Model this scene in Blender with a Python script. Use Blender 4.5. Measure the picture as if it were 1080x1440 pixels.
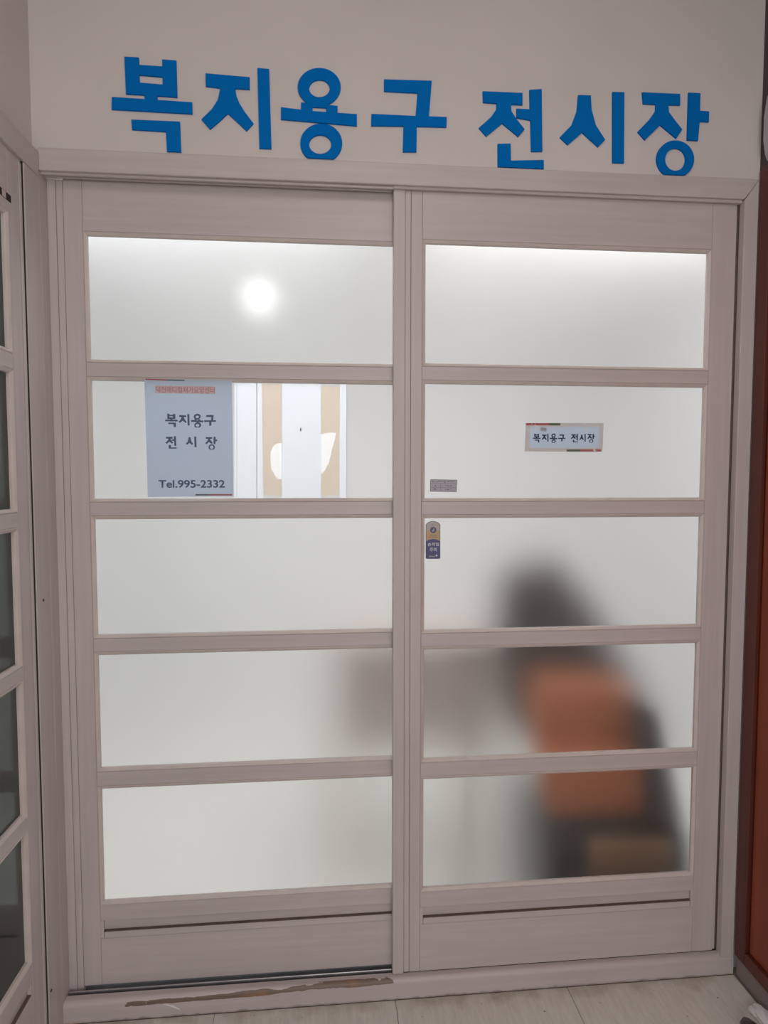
import bpy, bmesh, math, random
from mathutils import Vector

random.seed(7)
for o in list(bpy.data.objects):
    bpy.data.objects.remove(o, do_unlink=True)
SC = bpy.context.scene
COL = SC.collection

# ------------------------------------------------------------------ camera
F_PX = 900.0
CAM = Vector((-0.2643, -1.6735, 1.4223))
FWD = Vector((0.0925, 0.9941, -0.0568)).normalized()
RGT = Vector((0.9957, -0.0926, 0.0006)).normalized()
UPV = RGT.cross(FWD).normalized()
cd = bpy.data.cameras.new('camera')
cd.sensor_fit = 'VERTICAL'
cd.sensor_height = 36.0
cd.lens = F_PX * 36.0 / 1440.0
cd.clip_start = 0.02
co = bpy.data.objects.new('camera', cd)
COL.objects.link(co)
from mathutils import Matrix
R3 = Matrix((RGT, UPV, -FWD)).transposed()
co.matrix_world = Matrix.Translation(CAM) @ R3.to_4x4()
SC.camera = co


def at(px, py, Y):
    """point of the place seen at that pixel of the photograph on the plane y = Y"""
    d = FWD * F_PX + RGT * (px - 540) + UPV * (720 - py)
    return CAM + d * ((Y - CAM.y) / d.y)


# ------------------------------------------------------------------ world, lights, exposure
w = bpy.data.worlds.new('world')
SC.world = w
w.use_nodes = True
w.node_tree.nodes['Background'].inputs[0].default_value = (0.85, 0.92, 1.0, 1)
w.node_tree.nodes['Background'].inputs[1].default_value = 0.6
SC.view_settings.view_transform = 'Standard'
SC.view_settings.look = 'None'
SC.view_settings.gamma = 1.0
SC.view_settings.exposure = 0.0
SC.view_settings.use_curve_mapping = False
SC.cycles.use_denoising = True


def area(name, loc, rot, sx, sy, power, col):
    l = bpy.data.lights.new(name, 'AREA')
    l.shape = 'RECTANGLE'
    l.size, l.size_y = sx, sy
    l.energy = power
    l.color = col
    o = bpy.data.objects.new(name, l)
    o.location = loc
    o.rotation_euler = rot
    COL.objects.link(o)
    return o


PI = math.pi
# added light behind the viewer, set outside an opening made for it
area('added_back_light', (-0.03, -3.75, 1.50), (PI / 2, 0, 0), 1.5, 1.7, 25, (1.0, 0.955, 0.93))
# corridor ceiling lamp
area('corridor_lamp_light', (-0.1, -1.5, 2.80), (0, 0, 0), 0.3, 1.1, 6.5, (1.0, 0.93, 0.88))
# show room ceiling lamps
area('room_lamp_light', (-0.80, 0.50, 2.53), (0, 0, 0), 1.4, 0.60, 16.0, (0.955, 0.985, 1.0))
area('room_lamp_light', (0.80, 0.50, 2.53), (0, 0, 0), 1.4, 0.60, 14.8, (1.0, 0.985, 0.965))
area('room_lamp_light', (-0.80, 1.75, 2.53), (0, 0, 0), 1.4, 1.50, 2.4, (0.955, 0.985, 1.0))
area('room_lamp_light', (0.80, 1.75, 2.53), (0, 0, 0), 1.4, 1.50, 2.4, (1.0, 0.98, 0.95))

# ------------------------------------------------------------------ materials
def nt(name):
    m = bpy.data.materials.new(name)
    m.use_nodes = True
    t = m.node_tree
    return m, t, t.nodes['Principled BSDF']


def lin(c):
    return tuple(((v / 255) / 12.92 if v / 255 <= 0.04045 else ((v / 255 + 0.055) / 1.055) ** 2.4) for v in c) + (1,)


def plain(name, rgb, rough=0.5, var=0.0, scale=6.0, **kw):
    """solid colour with slight procedural mottling"""
    m, t, b = nt(name)
    b.inputs['Roughness'].default_value = rough
    for k, v in kw.items():
        b.inputs[k].default_value = v
    if var <= 0:
        b.inputs['Base Color'].default_value = (*rgb, 1)
        return m
    tc = t.nodes.new('ShaderNodeTexCoord')
    n = t.nodes.new('ShaderNodeTexNoise')
    n.inputs['Scale'].default_value = scale
    n.inputs['Detail'].default_value = 5
    r = t.nodes.new('ShaderNodeValToRGB')
    r.color_ramp.elements[0].position = 0.3
    r.color_ramp.elements[1].position = 0.7
    r.color_ramp.elements[0].color = (*[c * (1 - var) for c in rgb], 1)
    r.color_ramp.elements[1].color = (*[min(1, c * (1 + var * 0.5)) for c in rgb], 1)
    t.links.new(tc.outputs['Object'], n.inputs['Vector'])
    t.links.new(n.outputs['Fac'], r.inputs[0])
    t.links.new(r.outputs[0], b.inputs['Base Color'])
    return m


def wood(name, rgb, axis, var=0.10, rough=0.42, grain=60.0, bump=0.06):
    """painted or stained wood, grain along axis"""
    m, t, b = nt(name)
    b.inputs['Roughness'].default_value = rough
    tc = t.nodes.new('ShaderNodeTexCoord')
    mp = t.nodes.new('ShaderNodeMapping')
    s = [grain, grain, grain]
    s['xyz'.index(axis)] = grain * 0.035
    mp.inputs['Scale'].default_value = s
    n = t.nodes.new('ShaderNodeTexNoise')
    n.inputs['Scale'].default_value = 1.0
    n.inputs['Detail'].default_value = 6
    n.inputs['Roughness'].default_value = 0.6
    n2 = t.nodes.new('ShaderNodeTexNoise')
    n2.inputs['Scale'].default_value = 5.0
    n2.inputs['Detail'].default_value = 4
    ad = t.nodes.new('ShaderNodeMath')
    ad.operation = 'MULTIPLY_ADD'
    ad.inputs[1].default_value = 0.45
    r = t.nodes.new('ShaderNodeValToRGB')
    r.color_ramp.elements[0].position = 0.5
    r.color_ramp.elements[1].position = 0.95
    r.color_ramp.elements[0].color = (*[c * (1 - var) for c in rgb], 1)
    r.color_ramp.elements[1].color = (*[c * (1 + var * 0.4) for c in rgb], 1)
    bp = t.nodes.new('ShaderNodeBump')
    bp.inputs['Strength'].default_value = bump
    bp.inputs['Distance'].default_value = 0.002
    L = t.links.new
    L(tc.outputs['Object'], mp.inputs[0])
    L(mp.outputs[0], n.inputs['Vector'])
    L(tc.outputs['Object'], n2.inputs['Vector'])
    L(n2.outputs['Fac'], ad.inputs[0])
    L(n.outputs['Fac'], ad.inputs[2])
    L(ad.outputs[0], r.inputs[0])
    L(r.outputs[0], b.inputs['Base Color'])
    L(n.outputs['Fac'], bp.inputs['Height'])
    L(bp.outputs[0], b.inputs['Normal'])
    return m


def frosted(name, rgb, rough, coat=False):
    """ground glass: rough refraction with short tails, optional polished outer face"""
    m, t, b = nt(name)
    t.nodes.remove(b)
    g = t.nodes.new('ShaderNodeBsdfGlass')
    g.distribution = 'BECKMANN'
    g.inputs['Color'].default_value = (*rgb, 1)
    g.inputs['Roughness'].default_value = rough
    g.inputs['IOR'].default_value = 1.45
    tc = t.nodes.new('ShaderNodeTexCoord')
    n = t.nodes.new('ShaderNodeTexNoise')
    n.inputs['Scale'].default_value = 260
    n.inputs['Detail'].default_value = 2
    bp = t.nodes.new('ShaderNodeBump')
    bp.inputs['Strength'].default_value = 0.08
    bp.inputs['Distance'].default_value = 0.001
    L = t.links.new
    L(tc.outputs['Object'], n.inputs['Vector'])
    L(n.outputs['Fac'], bp.inputs['Height'])
    L(bp.outputs[0], g.inputs['Normal'])
    out = t.nodes['Material Output']
    if coat:
        gl = t.nodes.new('ShaderNodeBsdfGlossy')
        gl.inputs['Roughness'].default_value = 0.07
        fr = t.nodes.new('ShaderNodeFresnel')
        fr.inputs['IOR'].default_value = 1.45
        mx = t.nodes.new('ShaderNodeMixShader')
        L(fr.outputs[0], mx.inputs[0])
        L(g.outputs[0], mx.inputs[1])
        L(gl.outputs[0], mx.inputs[2])
        L(mx.outputs[0], out.inputs['Surface'])
    else:
        L(g.outputs[0], out.inputs['Surface'])
    return m


def paper(name, rgb, trans=0.3, rough=0.35):
    """sheet that lets some light through"""
    m, t, b = nt(name)
    b.inputs['Base Color'].default_value = (*rgb, 1)
    b.inputs['Roughness'].default_value = rough
    tr = t.nodes.new('ShaderNodeBsdfTranslucent')
    tr.inputs['Color'].default_value = (*rgb, 1)
    mx = t.nodes.new('ShaderNodeMixShader')
    mx.inputs[0].default_value = trans
    out = t.nodes['Material Output']
    t.links.new(b.outputs[0], mx.inputs[1])
    t.links.new(tr.outputs[0], mx.inputs[2])
    t.links.new(mx.outputs[0], out.inputs['Surface'])
    return m


def emit(name, rgb, s):
    m, t, b = nt(name)
    b.inputs['Emission Color'].default_value = (*rgb, 1)
    b.inputs['Emission Strength'].default_value = s
    return m


LACQ = (0.595, 0.53, 0.525)
M = {}
M['frame_v'] = wood('lacquer_vertical_grain', LACQ, 'z')
M['frame_h'] = wood('lacquer_horizontal_grain', LACQ, 'x')
M['frame_d'] = wood('lacquer_depth_grain', LACQ, 'y')
M['bead'] = plain('bead_lacquer', (0.66, 0.585, 0.55), 0.38, 0.06, 20)
M['wall'] = plain('white_wall_paint', (0.69, 0.635, 0.615), 0.75, 0.05, 3)
M['room_wall'] = plain('show_room_paint', (0.85, 0.855, 0.86), 0.8, 0.02, 3)
M['room_floor'] = plain('show_room_floor', (0.78, 0.77, 0.73), 0.6, 0.06, 4)
M['ceiling'] = plain('ceiling_paint', (0.72, 0.69, 0.66), 0.8, 0.03, 3)
M['glass'] = frosted('frosted_glass', (1.0, 1.0, 1.0), 0.50)
M['glass_dark'] = frosted('frosted_side_glass', (0.52, 0.61, 0.60), 0.45, coat=True)
M['blue'] = plain('blue_foam_board', (0.0, 0.165, 0.55), 0.9, 0.03, 30, **{'Specular IOR Level': 0.08})
M['redwood_v'] = wood('red_brown_wood_vertical', (0.30, 0.052, 0.014), 'z', 0.3, 0.35, 30)
M['redwood_dark'] = wood('dark_red_brown_wood', (0.13, 0.030, 0.020), 'z', 0.3, 0.4, 30)
M['dark_wall'] = plain('dark_taupe_wall', (0.075, 0.055, 0.055), 0.6, 0.1, 5)
M['gap'] = plain('dark_gap', (0.02, 0.016, 0.014), 0.9)
M['joint'] = plain('brown_joint', (0.15, 0.105, 0.085), 0.9, 0.2, 40)
M['metal'] = plain('steel_rail', (0.55, 0.57, 0.60), 0.25, 0.08, 40, Metallic=1.0)
M['channel'] = plain('track_channel', (0.07, 0.07, 0.08), 0.5, 0.15, 20)
M['screw'] = plain('dark_screw', (0.05, 0.035, 0.03), 0.4, 0.1, 60, Metallic=0.6)
M['ink'] = plain('dark_blue_ink', (0.085, 0.125, 0.21), 0.6)
M['ink2'] = plain('navy_ink', (0.020, 0.028, 0.085), 0.5)
M['red'] = plain('red_print', (0.42, 0.10, 0.10), 0.5)
M['red_text'] = plain('red_text_print', (0.47, 0.20, 0.20), 0.6)
M['pink'] = plain('pale_pink_print', (0.66, 0.52, 0.53), 0.5)
M['green'] = plain('green_print', (0.10, 0.14, 0.09), 0.5)
M['slate'] = plain('slate_print', (0.12, 0.135, 0.17), 0.5)
M['sign'] = paper('laminated_sign_paper', (0.76, 0.84, 0.94), 0.58)
M['sign_edge'] = paper('laminate_border', (0.78, 0.76, 0.75), 0.55)
M['poster'] = paper('poster_sheet', (0.93, 0.955, 0.985), 0.93, 0.9)
M['tape'] = paper('beige_tape', (0.86, 0.79, 0.72), 0.93, 0.9)
M['patch'] = paper('white_glue_patch', (1.0, 1.0, 1.0), 0.97, 0.9)
M['chip'] = plain('paint_chip_white', (0.85, 0.83, 0.80), 0.6)
M['st_grey'] = paper('sticker_grey', (0.56, 0.53, 0.51), 0.2)
M['st_tan'] = paper('sticker_tan', (0.62, 0.44, 0.24), 0.2)
M['st_blue'] = paper('sticker_blue', (0.075, 0.075, 0.235), 0.12)
M['st_dark'] = plain('sticker_dark', (0.09, 0.075, 0.13), 0.4)
M['st_line'] = plain('sticker_outline', (0.22, 0.19, 0.20), 0.4)
M['st_white'] = plain('sticker_white', (0.75, 0.74, 0.80), 0.4)
M['tbl'] = paper('small_label_paper', (0.60, 0.57, 0.64), 0.45)
M['tbl_line'] = plain('small_label_line', (0.20, 0.19, 0.23), 0.5)
M['grout'] = plain('floor_joint', (0.22, 0.19, 0.16), 0.9, 0.2, 30)
M['fabric_grey'] = plain('dark_grey_fabric', (0.045, 0.038, 0.036), 0.9, 0.2, 30)
M['fabric_orange'] = plain('orange_fabric', (0.48, 0.165, 0.07), 0.85, 0.15, 25)
M['black_plastic'] = plain('black_plastic', (0.015, 0.014, 0.014), 0.5, 0.2, 20)
M['brown_panel'] = wood('brown_box_panel', (0.25, 0.145, 0.075), 'x', 0.2)
M['taupe_wood'] = wood('pale_taupe_wood', (0.60, 0.52, 0.48), 'x', 0.15)
M['brown_leg'] = wood('tan_wood_leg', (0.33, 0.25, 0.18), 'z', 0.15)
M['white_metal'] = plain('white_coated_metal', (0.85, 0.85, 0.84), 0.4, 0.03, 30)
M['bag'] = plain('white_plastic_bag', (0.80, 0.80, 0.80), 0.45, 0.05, 30)
M['shoe'] = plain('dark_brown_leather', (0.05, 0.035, 0.03), 0.18, 0.3, 40)
M['shoe_rim'] = plain('shoe_collar', (0.30, 0.26, 0.23), 0.4, 0.1, 40)
M['grey_box'] = plain('light_grey_plastic', (0.50, 0.48, 0.49), 0.5, 0.05, 20)
M['lamp'] = emit('lamp_diffuser', (1.0, 0.99, 0.97), 4.0)
M['hall_lamp'] = emit('corridor_lamp_diffuser', (1.0, 0.95, 0.9), 2.5)


def tile_mat():
    m, t, b = nt('pale_floor_tile')
    b.inputs['Roughness'].default_value = 0.38
    tc = t.nodes.new('ShaderNodeTexCoord')
    mp = t.nodes.new('ShaderNodeMapping')
    mp.inputs['Scale'].default_value = (60, 9, 9)
    mp.inputs['Rotation'].default_value = (0, 0, 0.12)
    n = t.nodes.new('ShaderNodeTexNoise')
    n.inputs['Scale'].default_value = 1.6
    n.inputs['Detail'].default_value = 8
    n.inputs['Roughness'].default_value = 0.7
    r = t.nodes.new('ShaderNodeValToRGB')
    r.color_ramp.elements[0].position = 0.25
    r.color_ramp.elements[1].position = 0.70
    r.color_ramp.elements[0].color = (0.60, 0.565, 0.51, 1)
    r.color_ramp.elements[1].color = (0.76, 0.735, 0.685, 1)
    # small dark specks
    v = t.nodes.new('ShaderNodeTexNoise')
    v.inputs['Scale'].default_value = 70
    v.inputs['Detail'].default_value = 1
    r2 = t.nodes.new('ShaderNodeValToRGB')
    r2.color_ramp.elements[0].position = 0.20
    r2.color_ramp.elements[1].position = 0.24
    r2.color_ramp.elements[0].color = (0.25, 0.22, 0.2, 1)
    r2.color_ramp.elements[1].color = (1, 1, 1, 1)
    mx = t.nodes.new('ShaderNodeMixRGB')
    mx.blend_type = 'MULTIPLY'
    mx.inputs[0].default_value = 1
    L = t.links.new
    L(tc.outputs['Object'], mp.inputs[0])
    L(mp.outputs[0], n.inputs['Vector'])
    L(n.outputs['Fac'], r.inputs[0])
    L(tc.outputs['Object'], v.inputs['Vector'])
    L(v.outputs['Fac'], r2.inputs[0])
    L(r.outputs[0], mx.inputs[1])
    L(r2.outputs[0], mx.inputs[2])
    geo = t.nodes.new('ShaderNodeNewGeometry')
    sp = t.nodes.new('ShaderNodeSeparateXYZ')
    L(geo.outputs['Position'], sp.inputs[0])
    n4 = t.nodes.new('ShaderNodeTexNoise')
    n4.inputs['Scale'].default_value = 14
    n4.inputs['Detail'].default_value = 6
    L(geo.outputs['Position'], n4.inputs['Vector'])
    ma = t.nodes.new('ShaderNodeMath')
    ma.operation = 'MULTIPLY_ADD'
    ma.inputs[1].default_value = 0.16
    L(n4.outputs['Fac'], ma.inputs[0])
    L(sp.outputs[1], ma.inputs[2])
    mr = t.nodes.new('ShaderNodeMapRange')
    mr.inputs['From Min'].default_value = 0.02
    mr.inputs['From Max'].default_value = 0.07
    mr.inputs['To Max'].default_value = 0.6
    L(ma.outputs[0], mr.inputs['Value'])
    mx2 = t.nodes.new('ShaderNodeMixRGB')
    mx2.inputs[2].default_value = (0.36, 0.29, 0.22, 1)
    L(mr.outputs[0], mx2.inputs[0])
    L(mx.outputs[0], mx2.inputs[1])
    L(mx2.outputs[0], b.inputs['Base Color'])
    return m


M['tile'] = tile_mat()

# ------------------------------------------------------------------ helpers
WLOC = {}


def link(name, me, mat, parent=None, origin=None):
    """one mesh object from world-space geometry, origin moved to its base"""
    vs = me.vertices
    if origin is None:
        xs = [v.co.x for v in vs]; ys = [v.co.y for v in vs]; zs = [v.co.z for v in vs]
        origin = Vector(((min(xs) + max(xs)) / 2, (min(ys) + max(ys)) / 2, min(zs)))
    for v in vs:
        v.co -= origin
    o = bpy.data.objects.new(name, me)
    COL.objects.link(o)
    if mat is not None:
        me.materials.append(M[mat] if isinstance(mat, str) else mat)
    WLOC[o] = Vector(origin)
    if parent is not None:
        o.parent = parent
        o.location = origin - WLOC[parent]
    else:
        o.location = origin
    return o


def empty(name, loc):
    o = bpy.data.objects.new(name, None)
    o.empty_display_size = 0.05
    COL.objects.link(o)
    o.location = loc
    WLOC[o] = Vector(loc)
    return o


def tag(o, label, cat=None, group=None, kind=None):
    o['label'] = label
    if cat:
        o['category'] = cat
    if group:
        o['group'] = group
    if kind:
        o['kind'] = kind
    return o


def to_mesh(bm, name, smooth=False):
    bmesh.ops.recalc_face_normals(bm, faces=bm.faces)
    me = bpy.data.meshes.new(name)
    bm.to_mesh(me)
    bm.free()
    if smooth:
        for p in me.polygons:
            p.use_smooth = True
    return me


def add_box(bm, x0, x1, y0, y1, z0, z1):
    v = [bm.verts.new((x, y, z)) for x in (x0, x1) for y in (y0, y1) for z in (z0, z1)]
    for f in ((0, 1, 3, 2), (4, 6, 7, 5), (0, 4, 5, 1), (2, 3, 7, 6), (0, 2, 6, 4), (1, 5, 7, 3)):
        bm.faces.new([v[i] for i in f])


def box(name, x0, x1, y0, y1, z0, z1, mat, parent=None, bev=0.0012, seg=1, origin=None):
    bm = bmesh.new()
    add_box(bm, min(x0, x1), max(x0, x1), min(y0, y1), max(y0, y1), min(z0, z1), max(z0, z1))
    if bev:
        bmesh.ops.bevel(bm, geom=bm.edges[:], offset=bev, segments=seg, affect='EDGES', profile=0.5)
    return link(name, to_mesh(bm, name, seg > 1), mat, parent, origin)


def add_prism(bm, pts, fn, d0, d1):
    """extrude the 2-D outline; fn(u, v, depth) -> world point"""
    a = [bm.verts.new(fn(u, v, d0)) for u, v in pts]
    b = [bm.verts.new(fn(u, v, d1)) for u, v in pts]
    n = len(pts)
    for i in range(n):
        bm.faces.new((a[i], a[(i + 1) % n], b[(i + 1) % n], b[i]))
    bm.faces.new(a)
    bm.faces.new(b[::-1])


def prism(name, pts, fn, d0, d1, mat, parent=None, bev=0, seg=1, smooth=False):
    bm = bmesh.new()
    add_prism(bm, pts, fn, d0, d1)
    if bev:
        bmesh.ops.bevel(bm, geom=bm.edges[:], offset=bev, segments=seg, affect='EDGES', profile=0.5)
    return link(name, to_mesh(bm, name, smooth), mat, parent)


XZ = lambda u, v, d: (u, d, v)          # outline in x-z, depth along y
YZ = lambda u, v, d: (d, u, v)          # outline in y-z, depth along x


def add_ring(bm, outer, inner, fn, d0, d1):
    """extruded loop with a hole; outer and inner have the same count"""
    n = len(outer)
    A = [bm.verts.new(fn(u, v, d0)) for u, v in outer]
    B = [bm.verts.new(fn(u, v, d0)) for u, v in inner]
    C = [bm.verts.new(fn(u, v, d1)) for u, v in outer]
    D = [bm.verts.new(fn(u, v, d1)) for u, v in inner]
    for i in range(n):
        j = (i + 1) % n
        bm.faces.new((A[i], A[j], B[j], B[i]))
        bm.faces.new((C[i], D[i], D[j], C[j]))
        bm.faces.new((A[i], C[i], C[j], A[j]))
        bm.faces.new((B[i], B[j], D[j], D[i]))


def cyl(name, p, r, h, axis, mat, parent=None, n=20, r2=None):
    bm = bmesh.new()
    r2 = r if r2 is None else r2
    ring = []
    for k, rr in ((0, r), (h, r2)):
        row = []
        for i in range(n):
            a = 2 * PI * i / n
            c, s = math.cos(a) * rr, math.sin(a) * rr
            q = {'z': (c, s, k), 'y': (c, k, s), 'x': (k, c, s)}[axis]
            row.append(bm.verts.new((p[0] + q[0], p[1] + q[1], p[2] + q[2])))
        ring.append(row)
    for i in range(n):
        j = (i + 1) % n
        bm.faces.new((ring[0][i], ring[0][j], ring[1][j], ring[1][i]))
    bm.faces.new(ring[0]); bm.faces.new(ring[1])
    return link(name, to_mesh(bm, name), mat, parent)


# ------------------------------------------------------------------ levels measured from the photograph
XL = -0.945           # face of the left frame
XR = 0.893            # face of the right wall
YF = -0.022           # front of the lintel, sill and casing
YW = -0.0172           # front of the white wall above
Z_LB, Z_LT = 2.155, 2.208   # lintel
Z_SILL = 0.056
PANES = [(2.0225, 1.7166), (1.6630, 1.3627), (1.3093, 1.0089), (0.9553, 0.6552), (0.5982, 0.2924)]
Y2 = 0.0              # face of the right leaf
Y1 = 0.0245           # face of the left leaf
CEIL = 2.85

# ------------------------------------------------------------------ structure: corridor
fl = empty('floor', (0, -1.8, 0))
tag(fl, 'pale beige tiled corridor floor in front of the sliding doors', kind='structure')
box('joint_bed', -1.0, 0.95, -3.7, 0.09, -0.06, -0.003, 'grout', fl, 0)
pitch = 0.481
x0s = [-1.041, -0.560, -0.079, 0.402, 0.883]
tm = None
yy = -0.023
edges_x = [-0.9450, -0.560, -0.079, 0.402, 0.893]
row = 0
while yy > -3.65:
    for i in range(4):
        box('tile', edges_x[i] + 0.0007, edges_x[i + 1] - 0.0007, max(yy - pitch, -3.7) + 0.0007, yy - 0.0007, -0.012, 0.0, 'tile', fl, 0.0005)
    yy -= pitch
    row += 1

wf = box('wall_front', -0.975, 0.905, YW, 0.10, Z_LB + 0.02, CEIL, 'wall', None, 0)
tag(wf, 'white painted wall above the sliding doors carrying the blue letters', kind='structure')
o = box('wall_front_flank', -1.70, -0.976, 0.0, 0.10, 0, CEIL, 'room_wall', None, 0)
tag(o, 'show room side of the front wall left of the doors', kind='structure'); o.name = 'wall_front_left'
o = box('wall_front_right', 0.8705, 1.70, 0.0015, 0.10, 0, CEIL, 'room_wall', None, 0)
tag(o, 'show room side of the front wall right of the doors', kind='structure')
o = box('ceiling', -0.99, 0.95, -3.7, 0.10, CEIL, CEIL + 0.08, 'ceiling', None, 0)
tag(o, 'off-white corridor ceiling', kind='structure')
# left wall above and beyond its door
wl = empty('wall_left', (-0.98, -1.8, 0))
tag(wl, 'cream painted side wall at the left edge above the side door', kind='structure')
box('upper_wall', -1.04, -0.960, -3.7, YW, 2.195, CEIL, 'wall', wl, 0)
box('lower_wall', -1.04, -0.960, -3.7, -1.10, 0, 2.195, 'wall', wl, 0)
wb = empty('wall_back', (0, -3.7, 0))  # unseen end wall; its opening is added to let the back light in
tag(wb, 'corridor end wall behind the viewer, with an opening added for the light', kind='structure')
box('wall_panel', -0.99, -0.80, -3.78, -3.70, 0, CEIL, 'wall', wb, 0)
box('wall_panel', 0.74, 0.95, -3.78, -3.70, 0, CEIL, 'wall', wb, 0)
box('wall_panel', -0.80, 0.74, -3.78, -3.70, 2.42, CEIL, 'wall', wb, 0)
box('wall_panel', -0.80, 0.74, -3.78, -3.70, 0, 0.26, 'wall', wb, 0)

# right wall: upper dark wall
wr = empty('wall_right', (0.95, -1.8, 0))
tag(wr, 'dark taupe side wall at the right edge above the red brown door', kind='structure')
box('upper_wall', 0.897, 0.99, -3.7, YW, 2.235, CEIL, 'dark_wall', wr, 0)
box('lower_wall', 0.908, 0.99, -3.7, -1.06, 0, 2.235, 'wall', wr, 0)

# ------------------------------------------------------------------ structure: front door frame
tr = prism('trim_1', [(-0.945, Z_LB), (0.8535, Z_LB + 0.003), (0.8925, Z_LT + 0.003), (-0.945, Z_LT)], XZ, YF, Y1 - 0.010, 'frame_h', None, 0.0015)
tag(tr, 'beige lacquered head casing over both sliding doors', kind='structure')
# stepped track lips under the lintel in front of and above the left leaf
tt = empty('trim_2', (-0.5, 0.0, Z_LB - 0.006))
tag(tt, 'stepped track moulding under the head casing above the left leaf', kind='structure')
box('track_lip', XL, -0.086, -0.012, -0.004, Z_LB - 0.005, Z_LB + 0.001, 'frame_h', tt, 0.001)
box('track_lip', XL, -0.086, 0.004, 0.0125, Z_LB - 0.004, Z_LB + 0.001, 'frame_h', tt, 0.001)
box('track_lip', -0.086, 0.853, -0.013, -0.0035, Z_LB - 0.004, Z_LB + 0.004, 'frame_h', tt, 0.001)
# right casing, mitred
tr = prism('trim_3', [(0.8535, 0.052), (0.8915, 0.052), (0.8930, Z_LT), (0.8545, Z_LB + 0.001)], XZ, YF, 0.001, 'frame_v', None, 0.0012)
tag(tr, 'vertical beige casing right of the right leaf, mitred at the top', kind='structure')
tr = box('trim_4', 0.8415, 0.8502, 0.004, 0.045, Z_SILL, Z_LB - 0.001, 'frame_v', None, 0.001)
tag(tr, 'narrow beige jamb strip between right leaf and casing', kind='structure')
gp = box('joint_gap', 0.8503, 0.870, 0.0045, 0.045, Z_SILL, Z_LB - 0.001, 'joint', tr, 0)
# left jamb (two strips) and jamb return
tr = empty('trim_5', (-0.92, 0.03, Z_SILL))
tag(tr, 'beige left jamb of the sliding door frame', kind='structure')
box('jamb_return', XL - 0.03, XL, YF + 0.0006, 0.070, 0.0, Z_LB, 'frame_v', tr, 0.001)
box('jamb_strip', XL, -0.925, Y1 - 0.002, 0.070, Z_SILL - 0.01, Z_LB - 0.001, 'frame_v', tr, 0.001)
box('jamb_strip', -0.9245, -0.9085, Y1, 0.070, Z_SILL - 0.01, Z_LB - 0.001, 'frame_v', tr, 0.001)
# centre mullion
tr = empty('trim_6', (-0.06, 0.0, Z_SILL))
tag(tr, 'beige centre mullion between the two sliding doors', kind='structure')
box('mullion_front', -0.0845, -0.0545, Y2 - 0.004, Y1 - 0.002, Z_SILL + 0.001, Z_LB + 0.003, 'frame_v', tr, 0.0012)
box('mullion_strip', -0.0540, -0.0393, Y2 - 0.001, Y1 - 0.002, Z_SILL + 0.003, Z_LB - 0.001, 'frame_v', tr, 0.0012)

# sill with worn paint
def sill_mat():
    m = M['frame_h'].copy()
    m.name = 'worn_sill_lacquer'
    t = m.node_tree
    b = t.nodes['Principled BSDF']
    base = b.inputs['Base Color'].links[0].from_socket
    tc = t.nodes.new('ShaderNodeTexCoord')
    sp = t.nodes.new('ShaderNodeSeparateXYZ')
    t.links.new(tc.outputs['Object'], sp.inputs[0])

    def math_(op, a, bb=None, c=None):
        n = t.nodes.new('ShaderNodeMath')
        n.operation = op
        for i, v in enumerate((a, bb, c)):
            if v is None:
                continue
            if isinstance(v, (int, float)):
                n.inputs[i].default_value = v
            else:
                t.links.new(v, n.inputs[i])
        return n.outputs[0]

    n = t.nodes.new('ShaderNodeTexNoise')
    n.inputs['Scale'].default_value = 16
    n.inputs['Detail'].default_value = 5
    mp = t.nodes.new('ShaderNodeMapping')
    mp.inputs['Scale'].default_value = (0.6, 1.2, 1.2)
    t.links.new(tc.outputs['Object'], mp.inputs[0])
    t.links.new(mp.outputs[0], n.inputs['Vector'])
    # worn streak along the front upper round of the sill
    # object x: sill centre is at about -0.026; object z: 0 at the floor
    fx = math_('SUBTRACT', 1.0, math_('POWER', math_('ABSOLUTE', math_('DIVIDE', math_('ADD', sp.outputs[0], 0.42), 0.40)), 4))
    zc = math_('MULTIPLY_ADD', sp.outputs[0], 0.016, 0.0535)
    fz = math_('SUBTRACT', 1.0, math_('POWER', math_('DIVIDE', math_('SUBTRACT', sp.outputs[2], zc), 0.0075), 2))
    fy = math_('LESS_THAN', sp.outputs[1], -0.048)
    s = math_('MULTIPLY', math_('MINIMUM', fx, fz), 0.42)
    s = math_('ADD', s, math_('MULTIPLY', math_('SUBTRACT', n.outputs['Fac'], 0.5), 1.9))
    wear = math_('MULTIPLY', math_('GREATER_THAN', s, 0.16), fy)
    # grime along the foot of the board
    n3 = t.nodes.new('ShaderNodeTexNoise')
    n3.inputs['Scale'].default_value = 30
    n3.inputs['Detail'].default_value = 4
    t.links.new(tc.outputs['Object'], n3.inputs['Vector'])
    th = math_('MULTIPLY_ADD', math_('SUBTRACT', n3.outputs['Fac'], 0.45), 0.018, 0.005)
    low = math_('DIVIDE', math_('SUBTRACT', th, sp.outputs[2]), 0.007)
    lowc = t.nodes.new('ShaderNodeClamp')
    t.links.new(low, lowc.inputs[0])
    low = lowc.outputs[0]
    msk = math_('MAXIMUM', wear, math_('MULTIPLY', low, 0.75))
    mx = t.nodes.new('ShaderNodeMixRGB')
    t.links.new(msk, mx.inputs[0])
    t.links.new(base, mx.inputs[1])
    r = t.nodes.new('ShaderNodeValToRGB')
    r.color_ramp.elements[0].position = 0.56
    r.color_ramp.elements[0].color = (0.20, 0.145, 0.11, 1)
    r.color_ramp.elements[1].position = 0.70
    r.color_ramp.elements[1].color = (0.40, 0.20, 0.09, 1)
    t.links.new(n.outputs['Fac'], r.inputs[0])
    t.links.new(r.outputs[0], mx.inputs[2])
    t.links.new(mx.outputs[0], b.inputs['Base Color'])
    return m


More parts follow.
